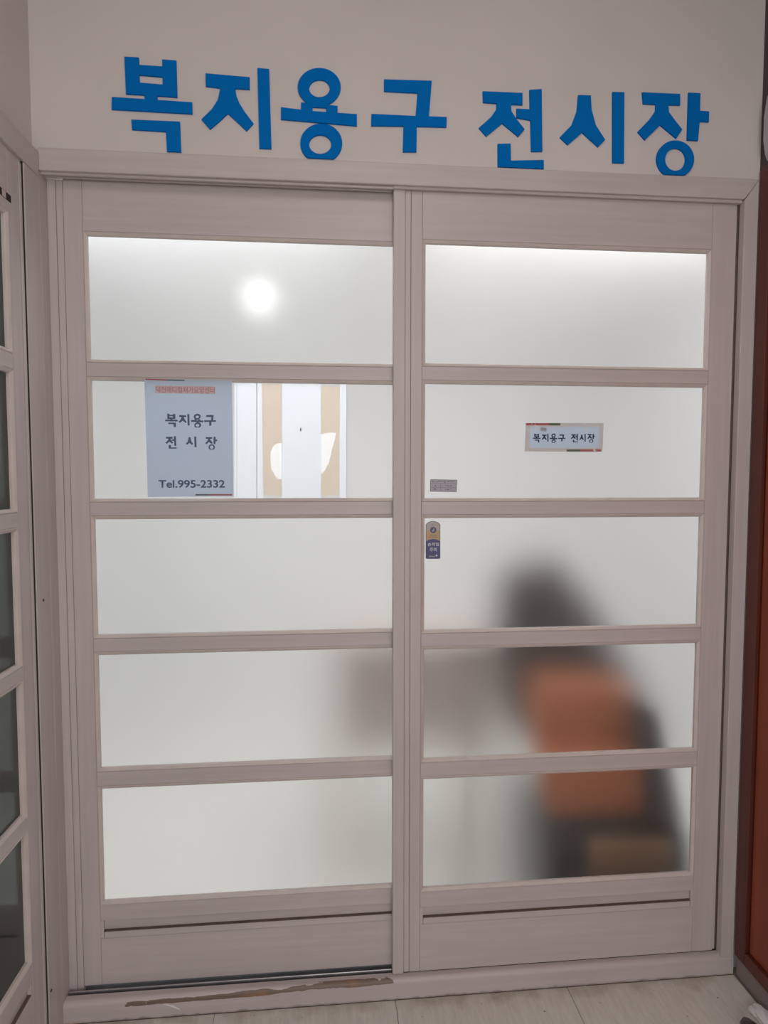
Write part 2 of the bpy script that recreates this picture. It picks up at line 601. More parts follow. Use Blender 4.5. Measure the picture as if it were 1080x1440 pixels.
M['sill'] = sill_mat()
prof = [(YF, 0.0)]
for k in range(7):
    a = PI - k * PI / 12
    prof.append((YF + 0.012 + 0.012 * math.cos(a), Z_SILL - 0.014 + 0.014 * math.sin(a)))
prof += [(0.004, Z_SILL), (0.005, 0.044), (0.055, 0.044), (0.056, Z_SILL), (0.10, Z_SILL), (0.10, 0.0)]
sl = empty('trim_7', (0, 0, 0))
tag(sl, 'worn beige wooden sill under the sliding doors', kind='structure')
prism('sill_board', prof, YZ, XL + 0.0005, 0.892, 'sill', sl)
box('track_channel', XL + 0.001, 0.85, 0.0055, 0.0545, 0.0441, 0.0465, 'channel', sl, 0)
box('joint_gap', -0.086, 0.853, 0.0012, 0.0048, Z_SILL - 0.001, Z_SILL + 0.003, 'gap', sl, 0)
box('steel_rail', XL + 0.002, -0.086, 0.0085, 0.0115, 0.0465, 0.0625, 'metal', sl, 0.0008)
c = at(242, 1416, YF - 0.0004)
bm = bmesh.new()
pts = [(-0.024, 0.009), (-0.010, 0.0075), (0.004, 0.003), (0.018, -0.006), (0.021, -0.010), (0.010, -0.0045), (-0.006, 0.003)]
add_prism(bm, [(c.x + u, c.z + v) for u, v in pts], XZ, YF - 0.0012, YF + 0.0002)
link('paint_chip', to_mesh(bm, 'paint_chip'), 'chip', sl)['label'] = 'curled white paint chip'


# ------------------------------------------------------------------ sliding leaves
def add_bead(bm, x0, x1, z0, z1, fn, face, depth, wdt):
    """mitred glazing moulding round one opening (x0..x1, z0..z1)"""
    rings = []
    for off, d in ((wdt, face + 0.0165), (wdt, face + 0.0006), (wdt * 0.80, face - 0.0006), (0.0012, face + 0.0035), (0.0, face + 0.0055), (0.0, face + depth)):
        rings.append([bm.verts.new(fn(x, z, d)) for x, z in ((x0 - off, z0 - off), (x1 + off, z0 - off), (x1 + off, z1 + off), (x0 - off, z1 + off))])
    for a, b in zip(rings, rings[1:]):
        for i in range(4):
            j = (i + 1) % 4
            bm.faces.new((a[i], a[j], b[j], b[i]))
    a, b = rings[-1], rings[0]
    for i in range(4):
        j = (i + 1) % 4
        bm.faces.new((a[i], a[j], b[j], b[i]))


def leaf(root, fn, u0, u1, p0, p1, face, z0, z1, panes, gmat, thick=0.022, bw=0.009, groove=True, hmat='frame_h'):
    """panelled sliding leaf; u along the wall, fn(u, z, depth)"""
    def pbox(name, ua, ub, za, zb, da, db, mat, bev=0.0008):
        bm = bmesh.new()
        add_prism(bm, [(ua, za), (ub, za), (ub, zb), (ua, zb)], fn, da, db)
        if bev:
            bmesh.ops.bevel(bm, geom=bm.edges[:], offset=bev, segments=1, affect='EDGES')
        return link(name, to_mesh(bm, name), mat, root)
    g = 0.0005
    b0, b1 = face, face + thick
    pbox('stile', u0, p0 - bw - g, z0, z1, b0, b1, 'frame_v')
    pbox('stile', p1 + bw + g, u1, z0, z1, b0, b1, 'frame_v')
    ra, rb = p0 - bw, p1 + bw
    pbox('top_rail', ra, rb, panes[0][0] + bw + g, z1, b0, b1, hmat)
    for (a, b_), (c_, d_) in zip(panes, panes[1:]):
        pbox('muntin', ra, rb, c_ + bw + g, b_ - bw - g, b0 + 0.0002, b1, hmat)
    pb = panes[-1][1]
    if groove:
        gt, gb = pb - 0.052, pb - 0.083
        pbox('lower_rail', ra, rb, gt, pb - bw - g, b0 + 0.0002, b1, hmat)
        pbox('recessed_panel', ra, rb, gb + 0.002, gt, b0 + 0.009, b1, hmat, 0)
        pbox('panel_joint', ra, rb, gb, gb + 0.0022, b0 + 0.0006, b1, 'joint', 0)
        pbox('panel_moulding', ra + 0.009, rb - 0.009, gb - 0.017, gb, b0 - 0.0004, b1, hmat)
        pbox('bottom_rail', ra, rb, z0, gb - 0.0178, b0, b1, hmat)
        pbox('panel_end', ra - 0.0002, ra + 0.008, gb - 0.017, gt, b0 + 0.0003, b1, 'frame_v', 0)
        pbox('panel_end', rb - 0.008, rb + 0.0002, gb - 0.017, gt, b0 + 0.0003, b1, 'frame_v', 0)
    else:
        pbox('bottom_rail', ra, rb, z0, pb - bw - g, b0, b1, hmat)
    for t_, b_ in panes:
        bm = bmesh.new()
        add_bead(bm, p0, p1, b_, t_, fn, face, 0.012, bw)
        link('glazing_bead', to_mesh(bm, 'bead'), 'bead', root)
        bm = bmesh.new()
        add_prism(bm, [(p0 - 0.004, b_ - 0.004), (p1 + 0.004, b_ - 0.004), (p1 + 0.004, t_ + 0.004), (p0 - 0.004, t_ + 0.004)], fn, face + 0.0122, face + 0.0160)
        link('glass_pane', to_mesh(bm, 'glass_pane'), gmat, root)


d1 = empty('door_1', (-0.45, Y1 + 0.011, Z_SILL))
tag(d1, 'left sliding leaf with five frosted panes and the tall paper notice', kind='structure')
leaf(d1, XZ, -0.9075, -0.020, -0.853, -0.070, Y1, 0.064, 2.174, PANES, 'glass')
d2 = empty('door_2', (0.4, 0.011, Z_SILL))
tag(d2, 'right leaf with five frosted panes, nearer than the left one', kind='structure')
leaf(d2, XZ, -0.0385, 0.8408, 0.0, 0.77, Y2, 0.058, 2.1548, PANES, 'glass')

# ------------------------------------------------------------------ left side door and its frame
XP = lambda u, v, d: (XL - 0.006 - d, u, v)     # u = y, leaf face 6 mm behind the frame
p3 = [(1.992, 1.701), (1.648, 1.348), (1.296, 0.996), (0.947, 0.645), (0.595, 0.292)]
d3 = empty('door_3', (-0.96, -0.55, 0.03))
tag(d3, 'side door leaf at the left edge with dark greenish panes', kind='structure')
leaf(d3, XP, -1.005, -0.1015, -0.930, -0.176, 0.0, 0.04, 2.150, p3, 'glass_dark', hmat='frame_d')
box('edge_strip', XL - 0.006, XL - 0.0035, -0.1155, -0.1035, 0.06, 2.13, 'frame_v', d3, 0.001)
vent = box('vent_slot', XL - 0.0075, XL - 0.0056, -0.2120, -0.153, 2.022, 2.038, 'gap', d3, 0)
vent['label'] = 'small dark slot in the top rail'
box('slot_label', XL - 0.0056, XL - 0.0052, -0.193, -0.176, 2.023, 2.037, 'pink', d3, 0)
tr = empty('trim_8', (-0.95, -0.06, 0))
tag(tr, 'beige corner post between the side door and the sliding doors', kind='structure')
box('post', XL - 0.05, XL, -0.0975, YF - 0.0006, 0.0, 2.137, 'frame_v', tr, 0.0003)
box('post_gap', XL - 0.05, XL - 0.0030, -0.1010, -0.0977, 0.0, 2.15, 'gap', tr, 0)
for z, y in ((1.1198, -0.0646), (0.1464, -0.0862)):
    s = cyl('screw', (XL - 0.001, y, z), 0.0042, 0.0022, 'x', 'screw', tr, 14, 0.0030)
    s['label'] = 'small dark screw head'
tr = box('trim_9', XL - 0.05, XL + 0.002, -1.10, -0.0228, 2.138, 2.197, 'frame_d', None, 0.0015)
tag(tr, 'beige head casing over the side door at the left edge', kind='structure')
tr = box('trim_10', XL - 0.05, XL, -1.10, -1.008, 0, 2.137, 'frame_v', None, 0.0015)
tag(tr, 'far beige post of the left side door', kind='structure')
tr = box('trim_11', XL - 0.05, XL, -1.007, -0.1015, 0, 0.037, 'frame_d', None, 0.0015)
tag(tr, 'beige sill of the left side door', kind='structure')
# dim store behind the side door
dk = empty('wall_store', (-1.5, -0.6, 0))
tag(dk, 'dim store room behind the left side door', kind='structure')
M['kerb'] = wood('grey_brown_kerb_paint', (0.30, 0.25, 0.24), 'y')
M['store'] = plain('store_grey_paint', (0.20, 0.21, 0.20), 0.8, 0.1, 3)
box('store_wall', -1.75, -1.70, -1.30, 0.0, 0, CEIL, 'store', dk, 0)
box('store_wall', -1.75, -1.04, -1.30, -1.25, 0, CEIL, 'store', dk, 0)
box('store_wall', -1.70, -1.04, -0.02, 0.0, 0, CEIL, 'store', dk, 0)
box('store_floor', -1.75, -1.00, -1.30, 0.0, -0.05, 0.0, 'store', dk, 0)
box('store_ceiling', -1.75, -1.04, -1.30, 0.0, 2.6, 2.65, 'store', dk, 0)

# ------------------------------------------------------------------ right red brown door
tr = box('trim_12', XR, 0.985, -0.066, YF - 0.0008, 0.06, 2.236, 'redwood_dark', None, 0.0015)
tag(tr, 'dark red brown wooden post beside the right casing', kind='structure')
d4 = empty('door_4', (0.93, -0.55, 0.06))
tag(d4, 'glossy red brown wooden door at the right edge', kind='structure')
box('stile', XR + 0.010, 0.955, -0.150, -0.071, 0.10, 2.17, 'redwood_v', d4, 0.002)
box('stile', XR + 0.010, 0.955, -0.980, -0.900, 0.10, 2.17, 'redwood_v', d4, 0.002)
box('top_rail', XR + 0.010, 0.955, -0.900, -0.150, 2.07, 2.17, 'redwood_v', d4, 0.002)
box('bottom_rail', XR + 0.010, 0.955, -0.900, -0.150, 0.10, 0.26, 'redwood_v', d4, 0.002)
box('door_panel', XR + 0.020, 0.945, -0.900, -0.150, 0.26, 2.07, 'redwood_v', d4, 0)
tr = box('trim_13', XR + 0.002, 0.985, -1.06, -0.067, 2.172, 2.236, 'redwood_dark', None, 0.0015)
tag(tr, 'dark red brown head casing over the right door', kind='structure')
tr = box('trim_14', XR, 0.985, -1.06, -0.985, 0.06, 2.17, 'redwood_dark', None, 0.0015)
tag(tr, 'far red brown post of the right door', kind='structure')
tr = box('trim_15', XR - 0.004, 0.985, -1.06, -0.068, 0.062, 0.098, 'redwood_dark', None, 0.004)
tag(tr, 'glossy red brown ledge under the right door', kind='structure')
prf = [(XR + 0.006, 0.0)]
for k in range(6):
    a = PI - k * PI / 10
    prf.append((XR + 0.018 + 0.012 * math.cos(a), 0.047 + 0.014 * math.sin(a)))
prf += [(0.985, 0.061), (0.985, 0.0)]
tr = prism('trim_16', prf, lambda u, v, d: (u, d, v), -3.7, YF - 0.002, 'kerb')
tag(tr, 'grey brown floor kerb running along the right side', kind='structure')
gb = prism('wall_box', [(0.8970, 2.42), (0.890, 2.41), (0.885, 2.36), (0.885, 2.30), (0.889, 2.265), (0.897, 2.245)], lambda u, v, d: (u, d, v), -0.20, -0.043, 'grey_box', None, 0.002)
tag(gb, 'light grey rounded wall unit at the right edge above the red brown door', 'wall unit')

# ------------------------------------------------------------------ show room behind the frosted doors
RW = 'room_wall'
o = box('wall_room_left', -1.78, -1.70, 0.02, 2.80, 0, 2.62, RW, None, 0)
tag(o, 'white left wall of the show room behind frosted glass', kind='structure')
o = box('wall_room_right', 1.70, 1.78, 0.02, 2.80, 0, 2.62, RW, None, 0)
tag(o, 'white right wall of the show room behind frosted glass', kind='structure')
o = box('wall_room_back', -1.70, 1.70, 2.72, 2.80, 0, 2.62, RW, None, 0)
tag(o, 'white back wall of the show room behind frosted glass', kind='structure')
o = box('ceiling_room', -1.78, 1.78, 0.10, 2.80, 2.58, 2.66, RW, None, 0)
tag(o, 'white ceiling of the show room', kind='structure')
o = box('floor_room', -1.78, 1.78, 0.10, 2.80, -0.06, 0.0, 'room_floor', None, 0)
tag(o, 'pale floor of the show room', kind='structure')

# ceiling lamps
for x in (-0.80, 0.80):
    for yc, hy in ((0.50, 0.30), (1.75, 0.75)):
        t = empty('ceiling_lamp', (x, yc, 2.540))
        box('lamp_frame', x - 0.73, x + 0.73, yc - hy - 0.03, yc + hy + 0.03, 2.550, 2.58, 'white_metal', t, 0.004)
        box('lamp_diffuser', x - 0.70, x + 0.70, yc - hy, yc + hy, 2.540, 2.550, 'white_metal', t, 0)
        tag(t, 'flat %s ceiling lamp at the %s of the show room' % ('left' if x < 0 else 'right', 'front' if yc < 1 else 'back'), 'ceiling lamp', 'show room ceiling lamps')
t = empty('ceiling_lamp', (-0.1, -1.5, 2.81))
box('lamp_frame', -0.28, 0.08, -2.08, -0.92, 2.825, 2.85, 'white_metal', t, 0.004)
box('lamp_diffuser', -0.25, 0.05, -2.05, -0.95, 2.815, 2.825, 'white_metal', t, 0)
tag(t, 'flat ceiling lamp of the corridor behind the viewer', 'ceiling lamp')

# hanging globe lamp glowing through the top left pane
c = at(365, 420, 0.34)
t = empty('pendant_lamp', (c.x, c.y, c.z - 0.08))
bm = bmesh.new()
bmesh.ops.create_uvsphere(bm, u_segments=24, v_segments=14, radius=0.022)
bmesh.ops.translate(bm, verts=bm.verts, vec=c)
link('globe', to_mesh(bm, 'globe', True), 'lamp', t)
cyl('cord', (c.x, c.y, c.z + 0.019), 0.0015, 2.54 - c.z - 0.019, 'z', 'white_metal', t, 10)
cyl('lamp_cap', (c.x, c.y, c.z + 0.015), 0.010, 0.015, 'z', 'white_metal', t, 16, 0.005)
tag(t, 'glowing round lamp seen as a bright spot through the top left pane', 'lamp')

# dark grey chair with orange cushion close behind the right leaf
ch = empty('armchair', (0.55, 0.42, 0.0))
tag(ch, 'dark grey chair with orange cushions blurred behind the lower right panes', 'chair')


def outline(pxs, Y):
    return [(at(a, b, Y).x, max(0.001, at(a, b, Y).z)) for a, b in pxs]


YC = 0.36
prism('backrest', outline([(712, 808), (785, 785), (835, 850), (880, 930), (925, 1010), (940, 1040), (728, 1040), (704, 900)], YC), XZ, YC, YC + 0.12, 'fabric_grey', ch, 0.02, 2, True)
YC = 0.22
prism('seat_cushion', outline([(752, 958), (895, 962), (912, 1060), (750, 1060)], YC), XZ, YC, YC + 0.08, 'fabric_orange', ch, 0.02, 3, True)
YC = 0.15
prism('front_cushion', outline([(757, 1064), (908, 1064), (915, 1142), (772, 1150)], YC), XZ, YC, YC + 0.08, 'fabric_orange', ch, 0.02, 3, True)
YC = 0.130
prism('armrest', outline([(905, 985), (930, 1000), (972, 1200), (975, 1330), (905, 1330)], YC), XZ, YC, YC + 0.34, 'fabric_grey', ch, 0.015, 2, True)
prism('base', outline([(770, 1152), (960, 1146), (968, 1335), (770, 1335)], YC), XZ, YC, YC + 0.34, 'black_plastic', ch, 0.01, 2, True)
YC = 0.086
bx = prism('storage_box', outline([(832, 1188), (945, 1185), (948, 1340), (835, 1340)], YC), XZ, YC, YC + 0.04, 'brown_panel', None, 0.006, 2)
tag(bx, 'brown box on the floor in front of the dark chair, blurred by frosted glass', 'box')

# side table in the middle
ta = at(475, 930, 0.55); tb = at(702, 930, 0.55)
t = empty('side_table', ((ta.x + tb.x) / 2, 0.62, 0.0))
zt = at(600, 895, 0.55).z
box('table_top', ta.x - 0.02, tb.x, 0.52, 0.88, zt - 0.03, zt, 'taupe_wood', t, 0.004)
box('drawer_box', ta.x + 0.01, tb.x - 0.01, 0.54, 0.86, zt - 0.40, zt - 0.03, 'taupe_wood', t, 0.004)
for x in (ta.x, tb.x - 0.03):
    for y in (0.53, 0.83):
        box('leg', x, x + 0.03, y, y + 0.03, 0.0, zt - 0.03, 'taupe_wood', t, 0.003)
tag(t, 'pale taupe side table seen faintly behind the middle of the doors', 'table')
c = at(655, 990, 0.26)
t = empty('walking_stick', (c.x, 0.27, 0.0))
cyl('shaft', (c.x, 0.27, 0.02), 0.011, 0.86, 'z', 'brown_leg', t, 14)
cyl('rubber_tip', (c.x, 0.27, 0.0), 0.016, 0.035, 'z', 'black_plastic', t, 14, 0.013)
box('handle', c.x - 0.05, c.x + 0.04, 0.257, 0.283, 0.875, 0.90, 'brown_leg', t, 0.008, 2)
tag(t, 'tan stick standing upright left of the dark chair behind the glass', 'stick')

# ------------------------------------------------------------------ blue letters on the wall
def c1(p): return (130 + p[0] / 2.7692, 60 + p[1] / 2.7692)
def c2(p): return (490 + p[0] / 2.0377, 80 + p[1] / 2.0377)


def ell(cx, cy, rx, ry, n=40, ph=0.0):
    return [(cx + rx * math.cos(2 * PI * i / n + ph), cy + ry * math.sin(2 * PI * i / n + ph)) for i in range(n)]


# each piece: list of shapes; a shape is ('p', outline) or ('r', outer, inner)
G = {}
G['bok'] = (c1, [
    [('p', [(124, 54), (180, 57), (182, 125), (183, 155), (183, 202), (130, 199)]),
     ('p', [(271, 65), (326, 69), (330, 212), (274, 208)]),
     ('p', [(180, 86), (273, 92), (274, 133), (181, 125)]),
     ('p', [(182, 155), (275, 163), (276, 208), (182, 202)]),
     ('p', [(202, 202), (252, 206), (253, 226), (203, 222)]),
     ('p', [(75, 211), (388, 232), (389, 277), (74, 259)])],
    [('p', [(151, 299), (340, 307), (345, 430), (290, 430), (286, 346), (154, 338)])]])
G['ji'] = (c1, [
    [('p', [(440, 119), (612, 134), (612, 181), (556, 178), (560, 205), (572, 235), (595, 272), (627, 314), (600, 343), (560, 305), (527, 275), (495, 305), (458, 337), (424, 298), (465, 258), (488, 222), (498, 176), (441, 169)])],
    [('p', [(642, 98), (688, 102), (697, 413), (650, 411)])]])
G['yong'] = (c1, [
    [('r', ell(883, 172, 84, 74), ell(884, 178, 40, 34)),
     ('p', [(812, 232), (857, 236), (857, 268), (812, 264)]),
     ('p', [(910, 241), (955, 246), (955, 276), (910, 272)]),
     ('p', [(845, 232), (920, 238), (920, 254), (845, 250)]),
     ('p', [(734, 251), (857, 266), (912, 270), (1030, 278), (1030, 324), (734, 298)]),
     ('r', ell(891, 391, 82, 76), ell(887, 396, 43, 37))]])
G['gu'] = (c2, [
    [('p', [(102, 64), (239, 68), (231, 170), (282, 172), (281, 201), (196, 199), (195, 272), (156, 272), (158, 198), (65, 197), (66, 163), (193, 169), (198, 103), (102, 98)])]])
G['jeon'] = (c2, [
    [('p', [(385, 98), (499, 103), (499, 137), (466, 136), (467, 155), (482, 178), (505, 207), (487, 228), (441, 190), (395, 227), (374, 203), (409, 172), (424, 150), (425, 133), (386, 130)])],
    [('p', [(519, 94), (554, 92), (556, 270), (524, 271), (522, 181), (482, 174), (482, 148), (520, 150)])],
    [('p', [(428, 249), (465, 248), (466, 297), (560, 295), (560, 330), (428, 328)])]])
G['si'] = (c2, [
    [('p', [(659, 109), (695, 110), (697, 150), (709, 195), (736, 237), (716, 258), (670, 216), (629, 252), (606, 230), (640, 195), (655, 155)])],
    [('p', [(757, 100), (791, 101), (790, 304), (757, 303)])]])
G['jang'] = (c2, [
    [('p', [(842, 101), (951, 106), (951, 138), (917, 137), (919, 158), (935, 180), (957, 208), (940, 233), (894, 195), (850, 238), (829, 214), (862, 180), (880, 155), (881, 136), (845, 134)])],
    [('p', [(975, 102), (1009, 104), (1008, 154), (1034, 156), (1033, 186), (1007, 185), (1002, 240), (971, 238)])],
    [('r', ell(937, 293, 54, 54), ell(937, 294, 29, 32))]])
YLET = YW - 0.005


def glyph_world(key):
    """pieces of the letter as outlines on the wall (x, z)"""
    cf, pieces = G[key]
    out = []
    for pc in pieces:
        res = []
        for sh in pc:
            loops = []
            for lp in sh[1:]:
                q = []
                for p in lp:
                    a = at(*cf(p), YLET)
                    q.append((a.x, max(a.z, Z_LT + 0.0040)))
                loops.append(q)
            res.append((sh[0], loops))
        out.append(res)
    return out


LET = [('bok', 'first, cut from board with a square top and a hooked foot'), ('ji', 'second, with a tall bar on its right'),
       ('yong', 'third, with two stacked rings'), ('gu', 'fourth, standing before the gap in the lettering'),
       ('jeon', 'fifth, standing after the gap, with an angular foot'), ('si', 'sixth, a peaked shape beside a plain bar'),
       ('jang', 'last, with one ring at its foot')]
GW = {}
for key, txt in LET:
    pcs = glyph_world(key)
    GW[key] = pcs
    allp = [p for pc in pcs for sh in pc for lp in sh[1] for p in lp]
    cx = (min(p[0] for p in allp) + max(p[0] for p in allp)) / 2
    root = empty('sign_letter', (cx, YW - 0.0025, min(p[1] for p in allp)))
    tag(root, 'blue letter, ' + txt, 'letter', 'blue letters above the doors')
    for pc in pcs:
        bm = bmesh.new()
        for i, sh in enumerate(pc):
            y0 = YLET - 0.00005 * i
            if sh[0] == 'p':
                add_prism(bm, sh[1][0], XZ, y0, YW - 0.0002)
            else:
                add_ring(bm, sh[1][0], sh[1][1], XZ, y0, YW - 0.0002)
        link('stroke', to_mesh(bm, 'stroke'), 'blue', root)


# ------------------------------------------------------------------ printed text helpers
def flat_glyph(bm, key, x0, x1, z0, z1, y, th=0.0002):
    pcs = GW[key]
    allp = [p for pc in pcs for sh in pc for lp in sh[1] for p in lp]
    ax, bx_ = min(p[0] for p in allp), max(p[0] for p in allp)
    az, bz = min(p[1] for p in allp), max(p[1] for p in allp)
    f = lambda p: (x0 + (p[0] - ax) / (bx_ - ax) * (x1 - x0), z0 + (p[1] - az) / (bz - az) * (z1 - z0))
    k = 0
    for pc in pcs:
        for sh in pc:
            k += 1
            yy_ = y - 0.000004 * k
            if sh[0] == 'p':
                add_prism(bm, [f(p) for p in sh[1][0]], XZ, yy_, y + th)
            else:
                add_ring(bm, [f(p) for p in sh[1][0]], [f(p) for p in sh[1][1]], XZ, yy_, y + th)


def text_mesh(s, x0, x1, z0, z1, y, mat, parent, name, bold=0.0):
    """lettering fitted to the box x0..x1, z0..z1 on the plane y"""
    cu = bpy.data.curves.new(name, 'FONT')
    cu.body = s
    cu.size = 1.0
    cu.offset = bold
    ob = bpy.data.objects.new(name, cu)
    COL.objects.link(ob)
    dg = bpy.context.evaluated_depsgraph_get()
    me = bpy.data.meshes.new_from_object(ob.evaluated_get(dg))
    bpy.data.objects.remove(ob, do_unlink=True)
    xs = [v.co.x for v in me.vertices]; ys = [v.co.y for v in me.vertices]
    ax, bx_, ay, by = min(xs), max(xs), min(ys), max(ys)
    for v in me.vertices:
        v.co = Vector((x0 + (v.co.x - ax) / (bx_ - ax) * (x1 - x0), y, z0 + (v.co.y - ay) / (by - ay) * (z1 - z0)))
    me.materials.clear()
    return link(name, me, mat, parent)


def pq(name, px, Y, mat, parent, th=0.0002):
    """flat printed patch from pixel corners on the plane Y"""
    pts = [(at(a, b, Y).x, at(a, b, Y).z) for a, b in px]
    return prism(name, pts, XZ, Y, Y + th, mat, parent)


def rc(cf, x0, y0, x1, y1):
    return [cf((x0, y0)), cf((x1, y0)), cf((x1, y1)), cf((x0, y1))]


# ------------------------------------------------------------------ tall paper notice on the left leaf
YS = Y1 - 0.0022
c4 = lambda p: (190 + p[0] / 7.2, 525 + p[1] / 7.2)
sg = pq('paper_notice', [(203, 532), (326, 535.5), (328.3, 698), (208, 698.8)], YS, 'sign', None, 0.0006)
tag(sg, 'tall pale blue paper notice with phone number taped to the left leaf', 'notice')
yp = YS - 0.0003
pq('top_bar', [c4((103, 54)), c4((320, 61)), c4((320, 74)), c4((103, 66))], yp, 'red', sg)
pq('top_bar', [c4((320, 61)), c4((500, 66)), c4((500, 78)), c4((320, 74))], yp, 'slate', sg)
pq('bottom_bar', rc(c4, 612, 1223, 750, 1237), yp, 'slate', sg)
pq('bottom_bar', rc(c4, 750, 1223, 982, 1237), yp, 'red', sg)


def row_text(keys, boxes, cf, Y, mat, parent, name):
    for k, (a, b, c_, d_) in zip(keys, boxes):
        bm = bmesh.new()
        p = at(*cf((a, d_)), Y); q = at(*cf((b, c_)), Y)
        flat_glyph(bm, k, p.x, q.x, p.z, q.z, Y)
        link(name, to_mesh(bm, name), mat, parent)


row_text(['bok', 'ji', 'yong', 'gu'], [(305, 430, 410, 542), (440, 550, 412, 527), (568, 690, 410, 548), (700, 818, 422, 530)], c4, yp, 'ink', sg, 'printed_letter')
row_text(['jeon', 'si', 'jang'], [(308, 418, 635, 762), (512, 620, 640, 748), (710, 830, 643, 772)], c4, yp, 'ink', sg, 'printed_letter')
p = at(*c4((238, 1160)), yp); q = at(*c4((908, 1080)), yp)
text_mesh('Tel.995-2332', p.x, q.x, p.z, q.z, yp, 'ink', sg, 'phone_text', 0.022)
p = at(*c4((205, 200)), yp); q = at(*c4((810, 132)), yp)
prism('heading_strip', [(p.x, p.z), (q.x, p.z - 0.0005), (q.x, q.z - 0.0005), (p.x, q.z)], XZ, yp + 0.0001, yp + 0.0002, 'pink', sg)
p = at(*c4((212, 196)), yp); q = at(*c4((803, 138)), yp)
text_mesh('\ub355\ucc9c\uba54\ub514\uceec\uc7ac\uac00\uc694\uc591\uc13c\ud130', p.x, q.x, p.z, q.z, yp - 0.0001, 'red_text', sg, 'red_heading_text', 0.006)

# ------------------------------------------------------------------ poster stuck inside the second left pane
YI = Y1 + 0.0163
c5 = lambda p: (340 + p[0] / 6.75, 530 + p[1] / 6.75)
def ragged(pts, n=5, amp=3.0, closed=True):
    out = []
    for i, a in enumerate(pts if closed else pts[:-1]):
        b = pts[(i + 1) % len(pts)]
        for k in range(n):
            f = k / n
            out.append((a[0] + (b[0] - a[0]) * f + random.uniform(-amp, amp), a[1] + (b[1] - a[1]) * f + random.uniform(-amp, amp)))
    if not closed:
        out[0] = pts[0]
        out.append(pts[-1])
    return out


po = pq('poster', rc(c5, 382, 42, 751, 1165), YI, 'poster', None, 0.0004)
tag(po, 'white poster back with two beige strips behind the second left pane', 'poster')
pt_ = YI - 0.0001
pq('sheet_margin', [c5(p) for p in ((148, 42), (190, 42), (204, 1165), (150, 1165))], YI, 'poster', po, 0.0004)
pq('sheet_margin', [c5(p) for p in ((931, 42), (993, 42), (993, 1165), (926, 1165))], YI, 'poster', po, 0.0004)
bite1 = ragged([(378, 628), (335, 632), (300, 655), (278, 700), (268, 770), (275, 840), (292, 900), (320, 945), (350, 970), (380, 972)], 5, 3, False)
bite2 = ragged([(752, 925), (790, 890), (825, 820), (850, 720), (880, 620), (900, 530), (820, 528), (752, 545)], 5, 3, False)
pq('beige_strip', [c5(p) for p in [(191, 69), (372, 69)] + bite1 + [(381, 1130), (204, 1118)]], YI, 'tape', po, 0.0004)
pq('beige_strip', [c5(p) for p in [(752, 85), (930, 98), (925, 1120), (752, 1132)] + bite2], YI, 'tape', po, 0.0004)
pq('torn_patch', [c5(p) for p in bite1], YI, 'patch', po, 0.0004)
pq('torn_patch', [c5(p) for p in bite2], YI, 'patch', po, 0.0004)
pq('dark_mark', rc(c5, 554, 488, 566, 515), pt_, 'slate', po, 0.0001)
p2 = pq('poster_sheet', rc(c5, -70, 40, 141, 1165), YI, 'poster', None, 0.0005)
tag(p2, 'narrow white sheet behind the glass between the notice and the striped poster', 'sheet')
pq('fold_line', rc(c5, -48, 40, -45, 1165), pt_, 'st_grey', p2, 0.0001)
pq('edge_line', rc(c5, 139, 40, 143, 1160), pt_, 'st_grey', p2, 0.0001)
pq('edge_line', rc(c5, 993, 40, 997, 1160), pt_, 'st_grey', po, 0.0001)

# ------------------------------------------------------------------ small sign on the right leaf
YG = Y2 + 0.0116
c8 = lambda p: (730 + p[0] / 8.308, 590 + p[1] / 8.308)
sg2 = pq('door_sign', [c8((128, 84)), c8((938, 84)), c8((930, 332)), c8((120, 330))], YG, 'sign', None, 0.0005)
tag(sg2, 'small wide laminated sign with one line of letters on the right leaf', 'sign')
yp = YG - 0.0002
for q in ([(78, 40), (987, 40), (938, 84), (128, 84)], [(987, 40), (974, 376), (930, 332), (938, 84)],
          [(974, 376), (66, 374), (120, 330), (930, 332)], [(66, 374), (78, 40), (128, 84), (120, 330)]):
    pq('laminate_edge', [c8(p) for p in q], YG, 'sign_edge', sg2, 0.0005)
pq('top_bar', rc(c8, 82, 42, 345, 68), yp, 'red', sg2)
pq('top_bar', rc(c8, 345, 42, 482, 68), yp, 'green', sg2)
pq('bottom_bar', rc(c8, 556, 349, 715, 374), yp, 'green', sg2)
pq('bottom_bar', rc(c8, 715, 349, 957, 374), yp, 'red', sg2)
row_text(['bok', 'ji', 'yong', 'gu', 'jeon', 'si', 'jang'],
         [(160, 250, 166, 268), (262, 345, 166, 257), (357, 446, 163, 272), (455, 542, 174, 255), (603, 690, 166, 266), (703, 780, 168, 258), (795, 885, 168, 270)], c8, yp, 'ink2', sg2, 'printed_letter')
pq('smudge', [c8(p) for p in ragged([(250, 92), (320, 95), (318, 138), (252, 136)], 3, 3)], yp + 0.00005, 'tbl', sg2, 0.0001)
for (x, y, a, b) in ((195, 75, 26, 10), (190, 110, 8, 22), (110, 125, 18, 7), (95, 118, 5, 5), (765, 52, 30, 8), (775, 110, 10, 30), (790, 150, 8, 12), (918, 65, 5, 16),
                     (110, 262, 8, 10), (103, 300, 6, 14), (95, 340, 10, 8), (105, 366, 14, 6), (150, 370, 20, 3), (828, 300, 5, 20), (878, 345, 14, 16), (885, 365, 18, 6), (150, 52, 12, 3), (185, 52, 5, 4)):
    pq('scuff', [c8(p) for p in ragged(ell(x, y, a, b, 8), 1, 2.0)], yp - 0.0001, 'chip', sg2, 0.0001)

